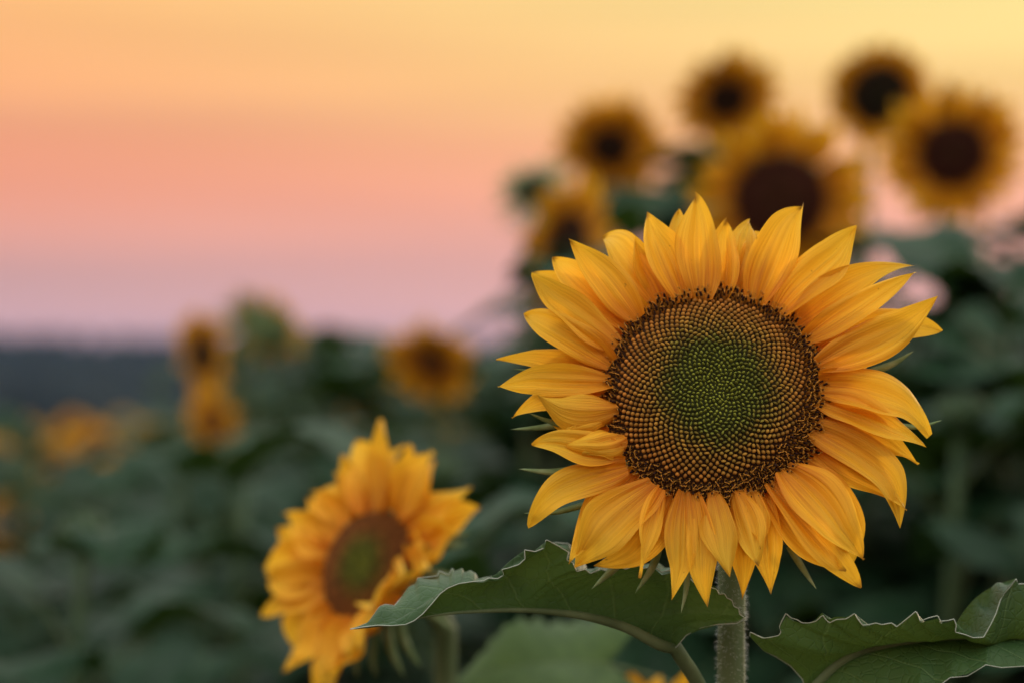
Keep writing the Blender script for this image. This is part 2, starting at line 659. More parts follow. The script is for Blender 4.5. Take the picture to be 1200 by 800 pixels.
def bud_template(ns=7):
    """one closed disc floret: a small blunt bud along +Z, unit radius, base at 0"""
    prof = [(0.62, 0.0), (0.98, .55), (0.95, 1.15), (.62, 1.65), (.22, 1.85)]
    V, F = [], []
    for r, z in prof:
        for k in range(ns):
            a = 2 * pi * k / ns
            V.append((r * cos(a), r * sin(a), z))
    V.append((0, 0, 1.9))
    for i in range(len(prof) - 1):
        for k in range(ns):
            k2 = (k + 1) % ns
            F.append((i * ns + k, i * ns + k2, (i + 1) * ns + k2, (i + 1) * ns + k))
    tp = len(prof) - 1
    for k in range(ns):
        F.append((tp * ns + k, tp * ns + (k + 1) % ns, len(V) - 1))
    return V, F


def dome_z(rho, R, H):
    """height of the disc at rho = r/R; slightly hollow in the middle"""
    return H * (1 - rho ** 2.2) - 0.16 * H * exp(-(rho / .30) ** 2)


def dome_frame(x, y, R, H):
    rho = min(1.0, sqrt(x * x + y * y) / R)
    z = dome_z(rho, R, H)
    dz = (dome_z(min(1, rho + .01), R, H) - dome_z(max(0, rho - .01), R, H)) / (.02 * R) if rho < 1 else -2.2 * H / R
    a = math.atan2(y, x)
    n = Vector((-dz * cos(a), -dz * sin(a), 1)).normalized()
    return Vector((x, y, z)), n


def floret_mesh(seed, s):
    """open disc floret: flared brown tube, dark anther column, two curled stigma arms; s = radius"""
    rr = random.Random(seed)
    mb = MB()
    n = 10
    prof = [(.45, 0), (.55, 1.2), (.50, 2.2), (.78, 2.9)]
    V, F, C = [], [], []
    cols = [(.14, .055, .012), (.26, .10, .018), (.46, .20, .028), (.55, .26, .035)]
    for pi_, (r, z) in enumerate(prof):
        for k in range(n):
            a = 2 * pi * k / n
            f = 1.0
            dz = 0
            if pi_ == 3:
                f = 1.25 if k % 2 == 0 else .70
                dz = .12 if k % 2 == 0 else -.35
            V.append(Vector((r * f * cos(a), r * f * sin(a), z + dz)) * s)
            C.append(cols[pi_])
    for i in range(3):
        for k in range(n):
            k2 = (k + 1) % n
            F.append((i * n + k, i * n + k2, (i + 1) * n + k2, (i + 1) * n + k))
    mb.add(V, F, c=C)
    lean = Vector((rr.uniform(-.25, .25), rr.uniform(-.25, .25), 0))
    P = [(Vector((0, 0, 1.0)) + lean * 0) * s, (Vector((0, 0, 2.6)) + lean * .5) * s, (Vector((0, 0, 3.7)) + lean) * s, (Vector((0, 0, 4.1)) + lean * 1.2) * s]
    V, F, _ = tube(P, lambda t: s * (.42 if t < .7 else .30), 6)
    mb.add(V, F, c=(.030, .010, .006))
    top = P[-1]
    a0 = rr.uniform(0, 6)
    if rr.random() < .75:
        for sg in (0, pi):
            a = a0 + sg
            dr = Vector((cos(a), sin(a), 0))
            Q = [top - Vector((0, 0, .3 * s)), top + dr * .25 * s + Vector((0, 0, .45 * s)), top + dr * .75 * s + Vector((0, 0, .55 * s)),
                 top + dr * 1.0 * s + Vector((0, 0, .15 * s)), top + dr * .85 * s - Vector((0, 0, .2 * s))]
            V, F, _ = tube(Q, s * .15, 4)
            mb.add(V, F, c=(.50, .22, .03))
    return mb.mesh('floret', M_FLORET)


def lerp3(a, b, t):
    t = max(0, min(1, t))
    return tuple(x + (y - x) * t for x, y in zip(a, b))


def disc_buds(R, H, N, p, open_at, rr, green=0.55, bead=(.36, .135, .020), openfn=None, col_green=None):
    """closed florets as one mesh; returns mesh builder and the spots of the open ones at the rim"""
    mb = MB()
    spots = []
    BV, BF = bud_template(7)
    GA = pi * (3 - sqrt(5))
    for n in range(N):
        rho = ((n + .5) / N) ** p
        a = n * GA
        x, y = R * rho * cos(a), R * rho * sin(a)
        dr = R * p * ((n + 1) / N) ** (p - 1) / N if True else 0
        sp = sqrt(2 * pi * rho * R * max(dr, 1e-7))       # local spacing
        lim = openfn(a % (2 * pi)) if openfn else open_at
        pos, nr = dome_frame(x, y, R, H)
        if rho > lim + rr.uniform(-.02, .02):
            spots.append((pos, nr, sp, a, rho))
            continue
        s = sp * 0.47
        g = rho / green + rr.uniform(-.09, .09) + (.03 * sin(2 * a + 1) + .025 * sin(5 * a) if rho > .12 else 0)
        g = max(0.0, g)
        young = g < 1
        # unopened scales in the middle are thinner, pointed and uneven
        hgt = 1.0 if not young else 0.9 + .9 * (1 - g) * rr.random()
        wd = 1.0 if not young else 0.92 + .08 * min(1, g * 1.0)
        tiltv = Vector((rr.uniform(-1, 1), rr.uniform(-1, 1), 0)) * (0.06 if not young else .05 + .45 * (1 - g))
        nr = (nr + tiltv + Vector((cos(a), sin(a), 0)) * .10).normalized()
        q_ = nr.to_track_quat('Z', 'Y')
        v = rr.uniform(.62, 1.25)
        if young:
            c1 = lerp3((.21, .23, .028), (.095, .10, .014), g * 1.5) if g < .6 else lerp3((.095, .10, .014), bead, (g - .6) / .4 * .55)
        else:
            c1 = lerp3(lerp3((.095, .10, .014), bead, .55), bead, (g - 1) * 2.6)
        c1 = tuple(x * v for x in c1)
        tipc = tuple(min(1, x * (1.6 if young else 1.25)) for x in c1)
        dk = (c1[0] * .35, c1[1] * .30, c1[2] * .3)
        VV, CC = [], []
        el = rr.uniform(.85, 1.15) if not young else rr.uniform(.6, 1.5)
        for (bx, by, bz) in BV:
            k = 1 - .55 * max(0, 1 - g) * (bz / 1.9) if young else 1
            VV.append(pos + q_ @ (Vector((bx * s * wd * k * el, by * s * wd * k / el, (bz * hgt - .55) * s))))
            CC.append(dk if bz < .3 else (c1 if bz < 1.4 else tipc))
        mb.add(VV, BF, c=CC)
    return mb, spots


def disc_base_mesh(R, H, mat, colr):
    V, F, C = [], [], []
    n, m = 48, 14
    for i in range(m + 1):
        rho = i / m
        for k in range(n):
            a = 2 * pi * k / n
            V.append((R * rho * cos(a), R * rho * sin(a), dome_z(rho, R, H) - .03 * R))
            C.append(lerp3((.045, .050, .008), colr, (rho - .35) * 4))
    for i in range(m):
        for k in range(n):
            k2 = (k + 1) % n
            F.append((i * n + k, (i + 1) * n + k, (i + 1) * n + k2, i * n + k2))
    return mkmesh('disc', V, F, mat, colr=C)


def frame(center, normal, upish=Vector((0, 0, 1))):
    z = normal.normalized()
    x = upish.cross(z).normalized()
    y = z.cross(x)
    return Matrix(((x.x, y.x, z.x, center.x), (x.y, y.y, z.y, center.y), (x.z, y.z, z.z, center.z), (0, 0, 0, 1)))


# ------------------------------------------------------------------ leaves
def blade(M, A, B, ns, bulge, mb, teeth=None, rr=RND):
    """two half blades between midrib M and margins A, B (equal length lists)"""
    n = len(M) - 1
    for sgn, E in ((1, A), (-1, B)):
        V, F, uv = [], [], []
        for i in range(n + 1):
            t = i / n
            tg = (M[min(i + 1, n)] - M[max(i - 1, 0)]).normalized()
            ac = E[i] - M[i]
            up = tg.cross(ac) * sgn
            up = up.normalized() if up.length > 1e-9 else Vector((0, 0, 1))
            wd = ac.length
            for j in range(ns + 1):
                s = j / ns
                ripple = (.03 * sin(t * 47 - s * 5) + .02 * sin(t * 19 + s * 3 + 1)) * s * (1 - .3 * s)
                V.append(M[i] + ac * s + up * wd * (bulge * sin(pi * s) + ripple))
                uv.append((t, .5 + sgn * .5 * s))
        for i in range(n):
            for j in range(ns):
                b = i * (ns + 1) + j
                f = (b, b + 1, b + ns + 2, b + ns + 1)
                F.append(f if sgn < 0 else f[::-1])
        mb.add(V, F, uv)


def field_leaf_mesh(seed, n=22, ns=4):
    """heart-shaped toothed leaf on its petiole; petiole starts at the origin and runs along +X"""
    rr = random.Random(seed)
    L, W, lp = rr.uniform(.17, .23), rr.uniform(.075, .10), rr.uniform(.08, .13)
    droop = rr.uniform(.5, 1.3)
    pet = spline([(0, 0, 0), (lp * .5, 0, lp * .35), (lp, 0, lp * .55)], 6)
    M, A, B = [], [], []
    cupz = rr.uniform(-.1, .45)
    x, z, an = lp, lp * .55, .45
    for i in range(n + 1):
        t = i / n
        M.append(Vector((x, .012 * sin(3 * t), z)))
        an -= droop / n * 1.5
        x += L / n * cos(an)
        z += L / n * sin(an)
        hw = W * (sin(pi * min(1, t * .78 + .20)) ** .85) * (1 - t) ** .42 * 1.25 if t < 1 else 0
        tooth = 1 + .10 * (1 if i % 2 else -.6) * (t > .05)
        backx = -.055 * (1 - t) ** 3
        for E, sg in ((A, 1), (B, -1)):
            wv = .02 * sin(9 * t + sg + seed)
            E.append(M[-1] + Vector((backx + .03 * t * hw / W, sg * hw * tooth, cupz * hw * (1 - .6 * t) + wv * (hw / W) - .3 * hw * t)))
    mb = MB()
    blade(M, A, B, ns, .08, mb, rr=rr)
    V, F, uv = tube(pet + M[1:n - 2:3], lambda t: .0034 * (1 - .75 * t), 6)
    mb.add(V, F, uv, fm=1)
    return mb.mesh('leaf', [M_FIELD, M_STEM])


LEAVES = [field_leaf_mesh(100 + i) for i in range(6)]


def stem_object(parent, P, r0, r1, sides=12, n=40):
    P = spline(P, n)
    V, F, uv = tube(P, lambda t: r0 + (r1 - r0) * t, sides, wob=.03)
    return obj('stem', mkmesh('stem', V, F, M_STEM, uv), parent), P


# ------------------------------------------------------------------ the sharp sunflower
DM = 1.14
TILT = radians(19)
HC = U(838, 463, DM)
HM = frame(HC, Vector((0.0, -cos(TILT), sin(TILT))))
HMI = HM.inverted()
PXM = DM / FPX
R0 = 133 * PXM


def HL(px, py, z=0.0):
    """photo pixel -> head-local point on the plane at height z"""
    o = HMI @ CAM
    d = (HMI @ U(px, py, 1.0)) - o
    t = (z - o.z) / d.z
    return o + d * t


base_main = Vector((U(858, 800, 1.195).x, U(858, 800, 1.195).y, 0.0))
plant = empty('sunflower', base_main)
tag(plant, 'large sharp sunflower in full bloom with brown and green seed disc on hairy stem', 'sunflower')
plant_inv = Matrix.Translation(-base_main)

neck = HM @ Vector((0, 0, -.020))
stem_pts = [neck + Vector((0, .004, .003)), neck + Vector((.001, .022, -.004)), U(850, 560, 1.192), U(856, 640, 1.197), U(858, 720, 1.196), U(857, 800, 1.195)]
stem_w = [p - base_main for p in stem_pts] + [Vector((.002, .003, 1.2)), Vector((-.006, .004, .8)), Vector((.004, -.002, .4)), Vector((0, 0, -.02))]
SP = spline(stem_w, 160)
V, F, uv = tube(SP, lambda t: .0054 + .0045 * t + .0035 * max(0, 1 - t * 30) , 20, wob=.02)
stem = obj('stem', mkmesh('stem', V, F, M_STEM, uv), plant)


def hairs(P, radius, n, lmin, lmax, rr, t0=0.0, t1=1.0, r=.00009):
    V, F = [], []
    for _ in range(n):
        t = rr.uniform(t0, t1) * (len(P) - 1)
        i = min(int(t), len(P) - 2)
        c = P[i].lerp(P[i + 1], t - i)
        T = (P[i + 1] - P[i]).normalized()
        a = rr.uniform(0, 2 * pi)
        o1 = T.orthogonal().normalized()
        o2 = T.cross(o1)
        d = o1 * cos(a) + o2 * sin(a)
        rad = radius(t / (len(P) - 1)) if callable(radius) else radius
        l = rr.uniform(lmin, lmax)
        d2 = (d + Vector((rr.uniform(-.4, .4), rr.uniform(-.4, .4), rr.uniform(-.5, .3)))).normalized()
        p0 = c + d * rad * .95
        s1 = d2.orthogonal().normalized()
        s2 = d2.cross(s1)
        b = len(V)
        for k in range(3):
            V.append(p0 + (s1 * cos(k * 2.094) + s2 * sin(k * 2.094)) * r)
        mid = p0 + d2 * l * .55
        for k in range(3):
            V.append(mid + (s1 * cos(k * 2.094) + s2 * sin(k * 2.094)) * r * .7)
        V.append(p0 + d2 * l + Vector((0, 0, rr.uniform(-.3, .1) * l)))
        for k in range(3):
            k2 = (k + 1) % 3
            F += [(b + k, b + k2, b + 3 + k2, b + 3 + k), (b + 3 + k, b + 3 + k2, b + 6)]
    return V, F


V, F = hairs(SP, lambda t: .0056 + .0045 * t, 9000, .0008, .0026, random.Random(3), .01, .24, .00006)
tag(obj('stem_hair', mkmesh('stem_hair', V, F, M_HAIR), stem), kind='stuff')

head = obj('flower_head', receptacle_mesh('flower_head', R0 * .91, .024, M_BRACT), plant, mat=plant_inv @ HM)

# ray petals: base px, tip px, width px, layer (0 front .. 2 back), bend, tip height mm, options
PET = [
    (709, 446, 592, 444, 38, 0, .05, 6, {}),
    (711, 462, 602, 479, 30, 1, -.06, -2, {}),
    (716, 478, 634, 469, 42, 0, .16, 10, {'cup': -.35, 'curl': -.15}),
    (706, 428, 593, 412, 28, 2, .08, -8, {}),
    (709, 424, 613, 366, 42, 0, -.03, 6, {'cup': .2}),
    (715, 402, 623, 333, 48, 0, -.02, 8, {'roll': .15}),
    (728, 385, 629, 323, 32, 2, -.14, -8, {}),
    (742, 368, 673, 291, 44, 0, -.05, 6, {'roll': -.2}),
    (730, 378, 650, 300, 36, 1, .04, 0, {}),
    (770, 354, 706, 262, 42, 1, -.06, -6, {'curl': -.12}),
    (800, 346, 753, 254, 46, 0, -.03, 5, {'cup': .2}),
    (785, 350, 742, 290, 40, 2, .0, 0, {}),
    (822, 346, 817, 237, 50, 0, .02, 4, {'cup': .2}),
    (806, 346, 788, 247, 34, 2, -.03, -8, {}),
    (842, 346, 848, 266, 40, 1, -.02, -2, {'cup': .25}),
    (860, 345, 873, 256, 36, 1, -.03, -5, {}),
    (889, 350, 936, 238, 52, 0, .06, 6, {'cup': .22}),
    (875, 348, 893, 268, 38, 2, 0, -5, {}),
    (917, 360, 1005, 280, 54, 0, .07, 6, {'notch': .05}),
    (936, 376, 1069, 309, 40, 1, .16, 4, {'curl': -.04, 'roll': .2, 'wide': .36}),
    (950, 394, 1065, 321, 34, 0, -.04, 10, {'twist': .7, 'wide': .36}),
    (966, 428, 1091, 366, 50, 0, -.02, 9, {'cup': .15, 'ridge': .09}),
    (965, 408, 1096, 384, 48, 1, .14, -6, {}),
    (967, 452, 1094, 493, 56, 0, .12, 4, {'roll': -.12}),
    (966, 468, 1078, 522, 46, 0, .05, 8, {'roll': -.2}),
    (960, 484, 1072, 533, 44, 1, .0, 0, {}),
    (957, 503, 1069, 596, 52, 0, .14, 6, {'roll': -.2}),
    (950, 520, 1060, 588, 44, 1, .02, 2, {}),
    (962, 492, 1040, 560, 44, 2, .05, -6, {}),
    (938, 545, 1003, 661, 40, 1, .22, 0, {}),
    (924, 553, 1001, 651, 64, 0, .08, 8, {'roll': -.15}),
    (906, 570, 1004, 680, 38, 0, -.02, 7, {'wide': .55}),
    (900, 574, 980, 670, 46, 1, -.06, 2, {}),
    (889, 578, 891, 686, 38, 1, .12, -2, {}),
    (864, 582, 884, 655, 36, 0, .06, 9, {'cup': -.2, 'roll': .3}),
    (880, 578, 889, 640, 28, 0, .05, 6, {'roll': -.3}),
    (868, 584, 872, 695, 34, 2, .0, -8, {}),
    (834, 583, 845, 668, 38, 0, .06, 10, {'cup': -.15}),
    (812, 584, 823, 701, 34, 0, .04, 5, {}),
    (799, 582, 800, 695, 34, 0, -.04, 4, {}),
    (771, 578, 750, 668, 30, 0, -.03, 12, {'twist': -.9, 'roll': -.5}),
    (786, 582, 706, 668, 44, 1, .22, 0, {}),
    (764, 574, 682, 655, 62, 0, -.04, 8, {'notch': .06, 'roll': .12}),
    (738, 562, 670, 654, 44, 1, -.05, 2, {}),
    (728, 552, 619, 598, 46, 0, -.08, 6, {}),
    (720, 536, 628, 507, 40, 0, .08, 7, {'cup': .2}),
    (726, 516, 668, 512, 36, 0, .22, 12, {'cup': -.4, 'curl': -.3, 'wide': .35}),
    (728, 524, 690, 532, 30, 0, -.20, 9, {'cup': -.3}),
    (716, 486, 668, 502, 30, 0, -.15, 8, {'cup': -.3}),
]
rr = random.Random(21)
for i, (bx, by, tx, ty, wpx, lay, bend, zt, op) in enumerate(PET):
    zb = (.0035, -.001, -.0055)[lay] + rr.uniform(-.0008, .0008)
    b = HL(bx, by, zb)
    b2 = Vector((b.x, b.y, 0))
    b = Vector((b2.x * .94, b2.y * .94, zb))
    tp = HL(tx, ty, zt * .001)
    tp = Vector((tp.x * 1.03, tp.y * 1.03, tp.z))
    o = dict(cup=.12, roll=rr.uniform(-.12, .12), lift=rr.uniform(.05, .12))
    o.update(op)
    me = petal_mesh('petal', b, tp, wpx * PXM * 1.06, M_PETAL, bend=bend, seed=i, nu=12, nv=26, **o)
    obj('petal', me, head)
for i in range(30):                       # shorter petals of the rear whorl, seen between the others
    a = 2 * pi * (i + .5) / 30 + rr.uniform(-.05, .05)
    l = R0 + rr.uniform(55, 74) * PXM
    dv = Vector((cos(a), sin(a), 0))
    side_ = Vector((-sin(a), cos(a), 0))
    me = petal_mesh('petal', dv * R0 * .88 + Vector((0, 0, -.006)), dv * l + side_ * rr.uniform(-.006, .006) + Vector((0, 0, rr.uniform(-.012, -.006))),
                    rr.uniform(30, 42) * PXM, M_PETAL, bend=rr.uniform(-.08, .08), lift=.05, seed=300 + i, nu=8, nv=16)
    obj('petal', me, head)

# bracts: traced ones that show, and the ring behind
BR = [
    (690, 492, 640, 500, 598, 503, 13, -12), (676, 500, 645, 494, 620, 484, 11, -8), (690, 548, 650, 553, 607, 549, 14, -12),
    (690, 590, 650, 600, 613, 601, 10, -14), (700, 436, 640, 436, 600, 432, 10, -14), (752, 600, 728, 655, 693, 690, 22, -16),
    (772, 640, 764, 665, 744, 695, 13, -16), (806, 660, 804, 690, 798, 718, 10, -16), (925, 640, 942, 668, 957, 690, 12, -14),
    (1040, 498, 1075, 500, 1104, 492, 10, -12), (1000, 380, 1030, 358, 1050, 343, 12, -14), (1010, 440, 1045, 427, 1071, 411, 13, -14),
    (905, 350, 920, 310, 926, 280, 26, -12), (760, 330, 735, 300, 716, 284, 22, -14), (850, 600, 866, 640, 872, 675, 18, -18),
]
for i, (x0, y0, x1, y1, x2, y2, wpx, z) in enumerate(BR):
    z *= .001
    me = strip_mesh('bract', [HL(x0, y0, z), HL(x1, y1, z + .002), HL(x2, y2, z + .003)], wpx * PXM, M_BRACT, Vector((0, 0, 1)))
    obj('bract', me, head)
for i in range(34):
    a = 2 * pi * i / 34 + rr.uniform(-.06, .06)
    dv = Vector((cos(a), sin(a), 0))
    l = rr.uniform(18, 50) * PXM
    zz = -.010 - .004 * (i % 3)
    me = strip_mesh('bract', [dv * R0 * .9 + Vector((0, 0, zz - .003)), dv * (R0 + l * .5) + Vector((0, 0, zz + .001)), dv * (R0 + l) + Vector((0, 0, zz - .002))],
                    rr.uniform(26, 40) * PXM, M_BRACT, Vector((0, 0, 1)))
    obj('bract', me, head)

# the disc
HD = .0125


def open_limit(a):
    d = (a - radians(-38) + pi) % (2 * pi) - pi
    return .875 - .135 * exp(-(d / 1.15) ** 2)


mbd, spots = disc_buds(R0 * .985, HD, 1750, .56, .86, random.Random(4), green=.66, openfn=open_limit)
disc = obj('disc', disc_base_mesh(R0 * .985, HD, M_FLORET, (.05, .02, .008)), head)
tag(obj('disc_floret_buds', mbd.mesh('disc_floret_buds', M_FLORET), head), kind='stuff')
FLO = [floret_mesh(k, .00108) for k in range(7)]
extra = MB()
rr = random.Random(9)
spots.sort(key=lambda s: s[4])
n_single = 0
for k, (pos, nr, sp, a, rho) in enumerate(spots):
    inner = (rho - open_limit(a % (2 * pi))) / (1 - open_limit(a % (2 * pi)) + 1e-6)
    nn = (nr + Vector((cos(a), sin(a), 0)) * (.10 + .50 * max(0, inner)) + Vector((rr.uniform(-.14, .14), rr.uniform(-.14, .14), 0))).normalized()
    m = Matrix.Translation(pos - nr * .0014) @ nn.to_track_quat('Z', 'Y').to_matrix().to_4x4() @ Matrix.Rotation(rr.uniform(0, 6), 4, 'Z') @ Matrix.Scale(rr.uniform(.85, 1.15), 4)
    if len(spots) - k <= 300:
        obj('floret', FLO[k % 7], head, mat=m)
    else:
        me = FLO[k % 7]
        extra.add([m @ v.co for v in me.vertices], [tuple(p.vertices) for p in me.polygons],
                  c=[tuple(c.color)[:3] for c in me.color_attributes['Col'].data])
if extra.V:
    tag(obj('open_florets', extra.mesh('open_florets', M_FLORET), head), kind='stuff')


# ------------------------------------------------------------------ its two big leaves
def traced_leaf(name, parent, inv, mid, marA, marB, petiole, bulge, seed):
    n = 320
    M = spline([inv @ U(*p) for p in mid], n)
    A = resample([inv @ U(*p) for p in marA], n)
    B = resample([inv @ U(*p) for p in marB], n)
    mb = MB()
    blade(M, A, B, 10, bulge, mb)
    lf = obj(name, mb.mesh(name, M_LEAF), parent)
    for E in (A, B):
        V, F, uv = tube(E, .00021, 5)  # thin tube along the margin carrying the painted rim light
        tag(obj('leaf_edge', mkmesh('leaf_edge', V, F, M_RIM, uv), lf), kind='stuff')
    P = spline([inv @ U(*p) for p in petiole] , 14)
    full = P + M[4::6]
    k = len(P) / len(full)
    V, F, uv = tube(full, lambda t: .0031 if t < k else max(.0003, .0029 * (1 - (t - k) / (1 - k)) ** 1.3), 10)
    pt = obj('petiole', mkmesh('petiole', V, F, M_STEM, uv), lf)
    return lf, P


Zm = lambda l, d: [(400 + x / 2.4, 600 + y / 2.4, dd) for (x, y), dd in zip(l, d)]


def lin(a, b, n):
    return [a + (b - a) * i / (n - 1) for i in range(n)]


mid1 = [(940, 380), (900, 372), (860, 352), (800, 322), (700, 294), (600, 280), (500, 274), (400, 277), (300, 284), (200, 300), (110, 318), (25, 328)]
marA1 = [(940, 380), (970, 345), (1010, 325), (1060, 314), (1112, 312), (1138, 297), (1120, 286), (1118, 270), (1104, 264), (1098, 246), (1084, 240), (1078, 228), (1062, 230), (1056, 216),
         (1020, 205), (990, 196), (975, 180), (940, 182), (925, 162), (900, 168), (880, 152), (850, 158), (830, 146), (800, 160), (780, 150), (750, 165), (730, 158), (700, 172), (686, 160),
         (662, 166), (650, 140), (634, 134), (640, 112), (610, 94), (576, 76), (570, 100), (545, 110), (515, 105), (517, 130), (500, 146), (470, 156), (452, 160), (456, 176), (440, 186), (415, 184),
         (400, 192), (370, 194), (330, 200), (300, 212), (278, 228), (255, 256), (230, 284), (205, 304), (180, 315), (140, 318), (100, 317), (60, 322), (25, 328)]
marB1 = [(940, 380), (960, 330), (1000, 290), (1060, 262), (1050, 215), (1000, 190), (940, 150), (910, 160), (890, 145), (850, 150), (800, 140), (770, 150), (740, 130), (724, 160), (690, 160),
         (680, 128), (650, 112), (640, 88), (600, 84), (560, 110), (520, 140), (470, 165), (440, 178), (400, 184), (384, 188), (378, 172), (362, 164), (345, 170), (340, 158), (318, 166), (312, 156), (302, 176), (276, 164), (270, 178),
         (245, 181), (215, 184), (208, 206), (190, 214), (176, 230), (160, 250), (150, 262), (125, 258), (108, 264), (90, 290), (75, 310), (50, 320), (25, 328)]
lf1, P1 = traced_leaf('leaf', plant, plant_inv, Zm(mid1, lin(1.165, 1.14, len(mid1))),
                      Zm(marA1, lin(1.160, 1.135, 6) + [1.137] * (len(marA1) - 14) + lin(1.135, 1.139, 8)),
                      Zm(marB1, lin(1.166, 1.19, 8) + [1.19] * (len(marB1) - 22) + lin(1.19, 1.141, 14)),
                      [(857, 900, 1.194), (842, 850, 1.190), (815, 795, 1.178), (800, 772, 1.168), (791, 758, 1.165)], .10, 1)
lf1['label'] = 'dark green leaf with toothed edge painted rim-lit and curled blue-grey tip'
Z7 = lambda l, d: [(800 + x / 3.0, 600 + y / 3.0, dd) for (x, y), dd in zip(l, d)]
mid2 = [(440, 640), (480, 590), (545, 530), (620, 490), (720, 465), (820, 452), (960, 444), (1080, 442), (1200, 446), (1330, 470), (1440, 510), (1540, 580)]
marA2 = [(440, 640), (420, 585), (380, 540), (330, 508), (285, 485), (262, 460), (235, 432), (238, 420), (262, 432), (282, 442), (312, 438), (338, 432), (346, 420), (340, 400), (350, 378), (363, 354), (380, 370), (402, 376), (420, 388), (445, 388), (468, 382),
         (492, 360), (503, 376), (516, 388), (540, 376), (575, 374), (604, 355), (614, 372), (632, 396), (655, 394), (680, 388), (700, 394), (735, 388), (752, 402), (790, 372), (820, 347), (828, 362), (834, 382), (865, 370), (897, 362), (906, 382), (930, 380), (954, 374),
         (962, 396), (958, 420), (990, 428), (1022, 440), (1058, 438), (1085, 390), (1102, 354), (1116, 310), (1130, 284), (1150, 262), (1172, 232), (1178, 252), (1200, 250), (1240, 268), (1260, 258), (1310, 300), (1330, 290), (1380, 350), (1440, 400), (1480, 460), (1540, 580)]
marB2 = [(440, 640), (450, 690), (500, 740), (560, 730), (640, 760), (700, 690), (760, 680), (830, 620), (880, 625), (940, 580), (1000, 575), (1050, 545), (1065, 535), (1120, 545), (1200, 540), (1280, 570), (1340, 560), (1420, 590), (1480, 575), (1540, 580)]
lf2, P2 = traced_leaf('leaf', plant, plant_inv, Z7(mid2, lin(1.170, 1.165, len(mid2))),
                      Z7(marA2, lin(1.170, 1.145, 8) + [1.143] * (len(marA2) - 28) + lin(1.143, 1.16, 12) + [1.16] * 8),
                      Z7(marB2, lin(1.170, 1.145, 8) + [1.145] * (len(marB2) - 16) + lin(1.145, 1.165, 8)),
                      [(857, 930, 1.195), (880, 880, 1.190), (915, 838, 1.180), (946, 814, 1.170)], .09, 2)
# the upper side of the folded far half, catching the sky
fold_m = [(955, 400), (990, 345), (1030, 300), (1080, 265), (1120, 248), (1172, 231)]
fold_e = [(1020, 444), (1056, 436), (1080, 395), (1102, 356), (1128, 286), (1172, 231)]
FM = spline([plant_inv @ U(*p) for p in Z7(fold_m, [1.170] * 6)], 30)
FE = resample([plant_inv @ U(*p) for p in Z7(fold_e, [1.152] * 6)], 30)
V, F, uv = [], [], []
for i in range(31):
    for j in range(7):
        t_ = j / 6
        V.append(FM[i].lerp(FE[i], t_) + Vector((0, .006 * sin(pi * t_), -.002 * sin(pi * t_) * sin(i * .5))))
        uv.append((i / 30, .5 + .5 * t_))
F = [(i * 7 + j, i * 7 + j + 1, i * 7 + j + 8, i * 7 + j + 7) for i in range(30) for j in range(6)]
obj('leaf_fold', mkmesh('leaf_fold', V, F, M_LEAF, uv), lf2)['label'] = 'folded-up blue-grey flap of the leaf'
for i in range(4):
    a = i * 1.9 + .6
    z = 1.12 - .14 * i
    lo = obj('leaf', LEAVES[i], plant, mat=Matrix.Translation((0.003, 0, z)) @ Matrix.Rotation(a, 4, 'Z'))


# ------------------------------------------------------------------ other sunflowers, out of focus
def build_head(parent, inv, center, normal, R, Rout, n, seed, mat, nb, H=None, bead=(.30, .11, .03), green=.5, fwd=None,
               wpx=.42, detail=1, nbr=22, brlen=.35, openf=True):
    rr = random.Random(seed)
    H = H if H is not None else R * .25
    m = inv @ frame(center, normal)
    hd = obj('flower_head', receptacle_mesh('flower_head', R, R * .55, M_BRACT), parent, mat=m)
    Lp = Rout - R
    for lay in (0, 1):
        for i in range(n):
            a = 2 * pi * (i + .5 * lay) / n + rr.uniform(-.09, .09)
            dv = Vector((cos(a), sin(a), 0))
            sv = Vector((-sin(a), cos(a), 0))
            l = Lp * rr.uniform(.78, 1.05) * (1 if lay == 0 else .92)
            zt, curl = rr.uniform(-.12, .25) * Lp, 0
            if fwd is not None:
                f = max(0.0, cos(a - fwd)) ** 3
                zt += Lp * .95 * f
                l *= 1 - .5 * f
            me = petal_mesh('petal', dv * R * .93 + Vector((0, 0, .001 - .004 * lay)), dv * (R + l) + sv * rr.uniform(-.15, .15) * Lp + Vector((0, 0, zt - .004 * lay)),
                            Lp * wpx * rr.uniform(.8, 1.15), mat, bend=rr.uniform(-.08, .08), lift=rr.uniform(.05, .14), roll=rr.uniform(-.2, .2),
                            cup=rr.uniform(.1, .25), seed=seed * 100 + i + 50 * lay, nu=6, nv=10)
            obj('petal', me, hd)
    for i in range(nbr):
        a = 2 * pi * i / nbr + rr.uniform(-.1, .1)
        dv = Vector((cos(a), sin(a), 0))
        l = Rout * brlen * rr.uniform(.7, 1.2)
        zz = -R * (.2 + .1 * (i % 3))
        me = strip_mesh('bract', [dv * R * .88 + Vector((0, 0, zz - .002)), dv * (R + l * .5) + Vector((0, 0, zz)), dv * (R + l) + Vector((0, 0, zz - .2 * l))],
                        R * .30, M_BRACT, Vector((0, 0, 1)))
        obj('bract', me, hd)
    if nb:
        mb, sp = disc_buds(R * .98, H, nb, .55, 1.1, rr, green=green, bead=bead)
        obj('disc', disc_base_mesh(R * .98, H, M_FLORET, (.04, .018, .008)), hd)
        tag(obj('disc_floret_buds', mb.mesh('disc_floret_buds', M_FLORET), hd), kind='stuff')
    return hd


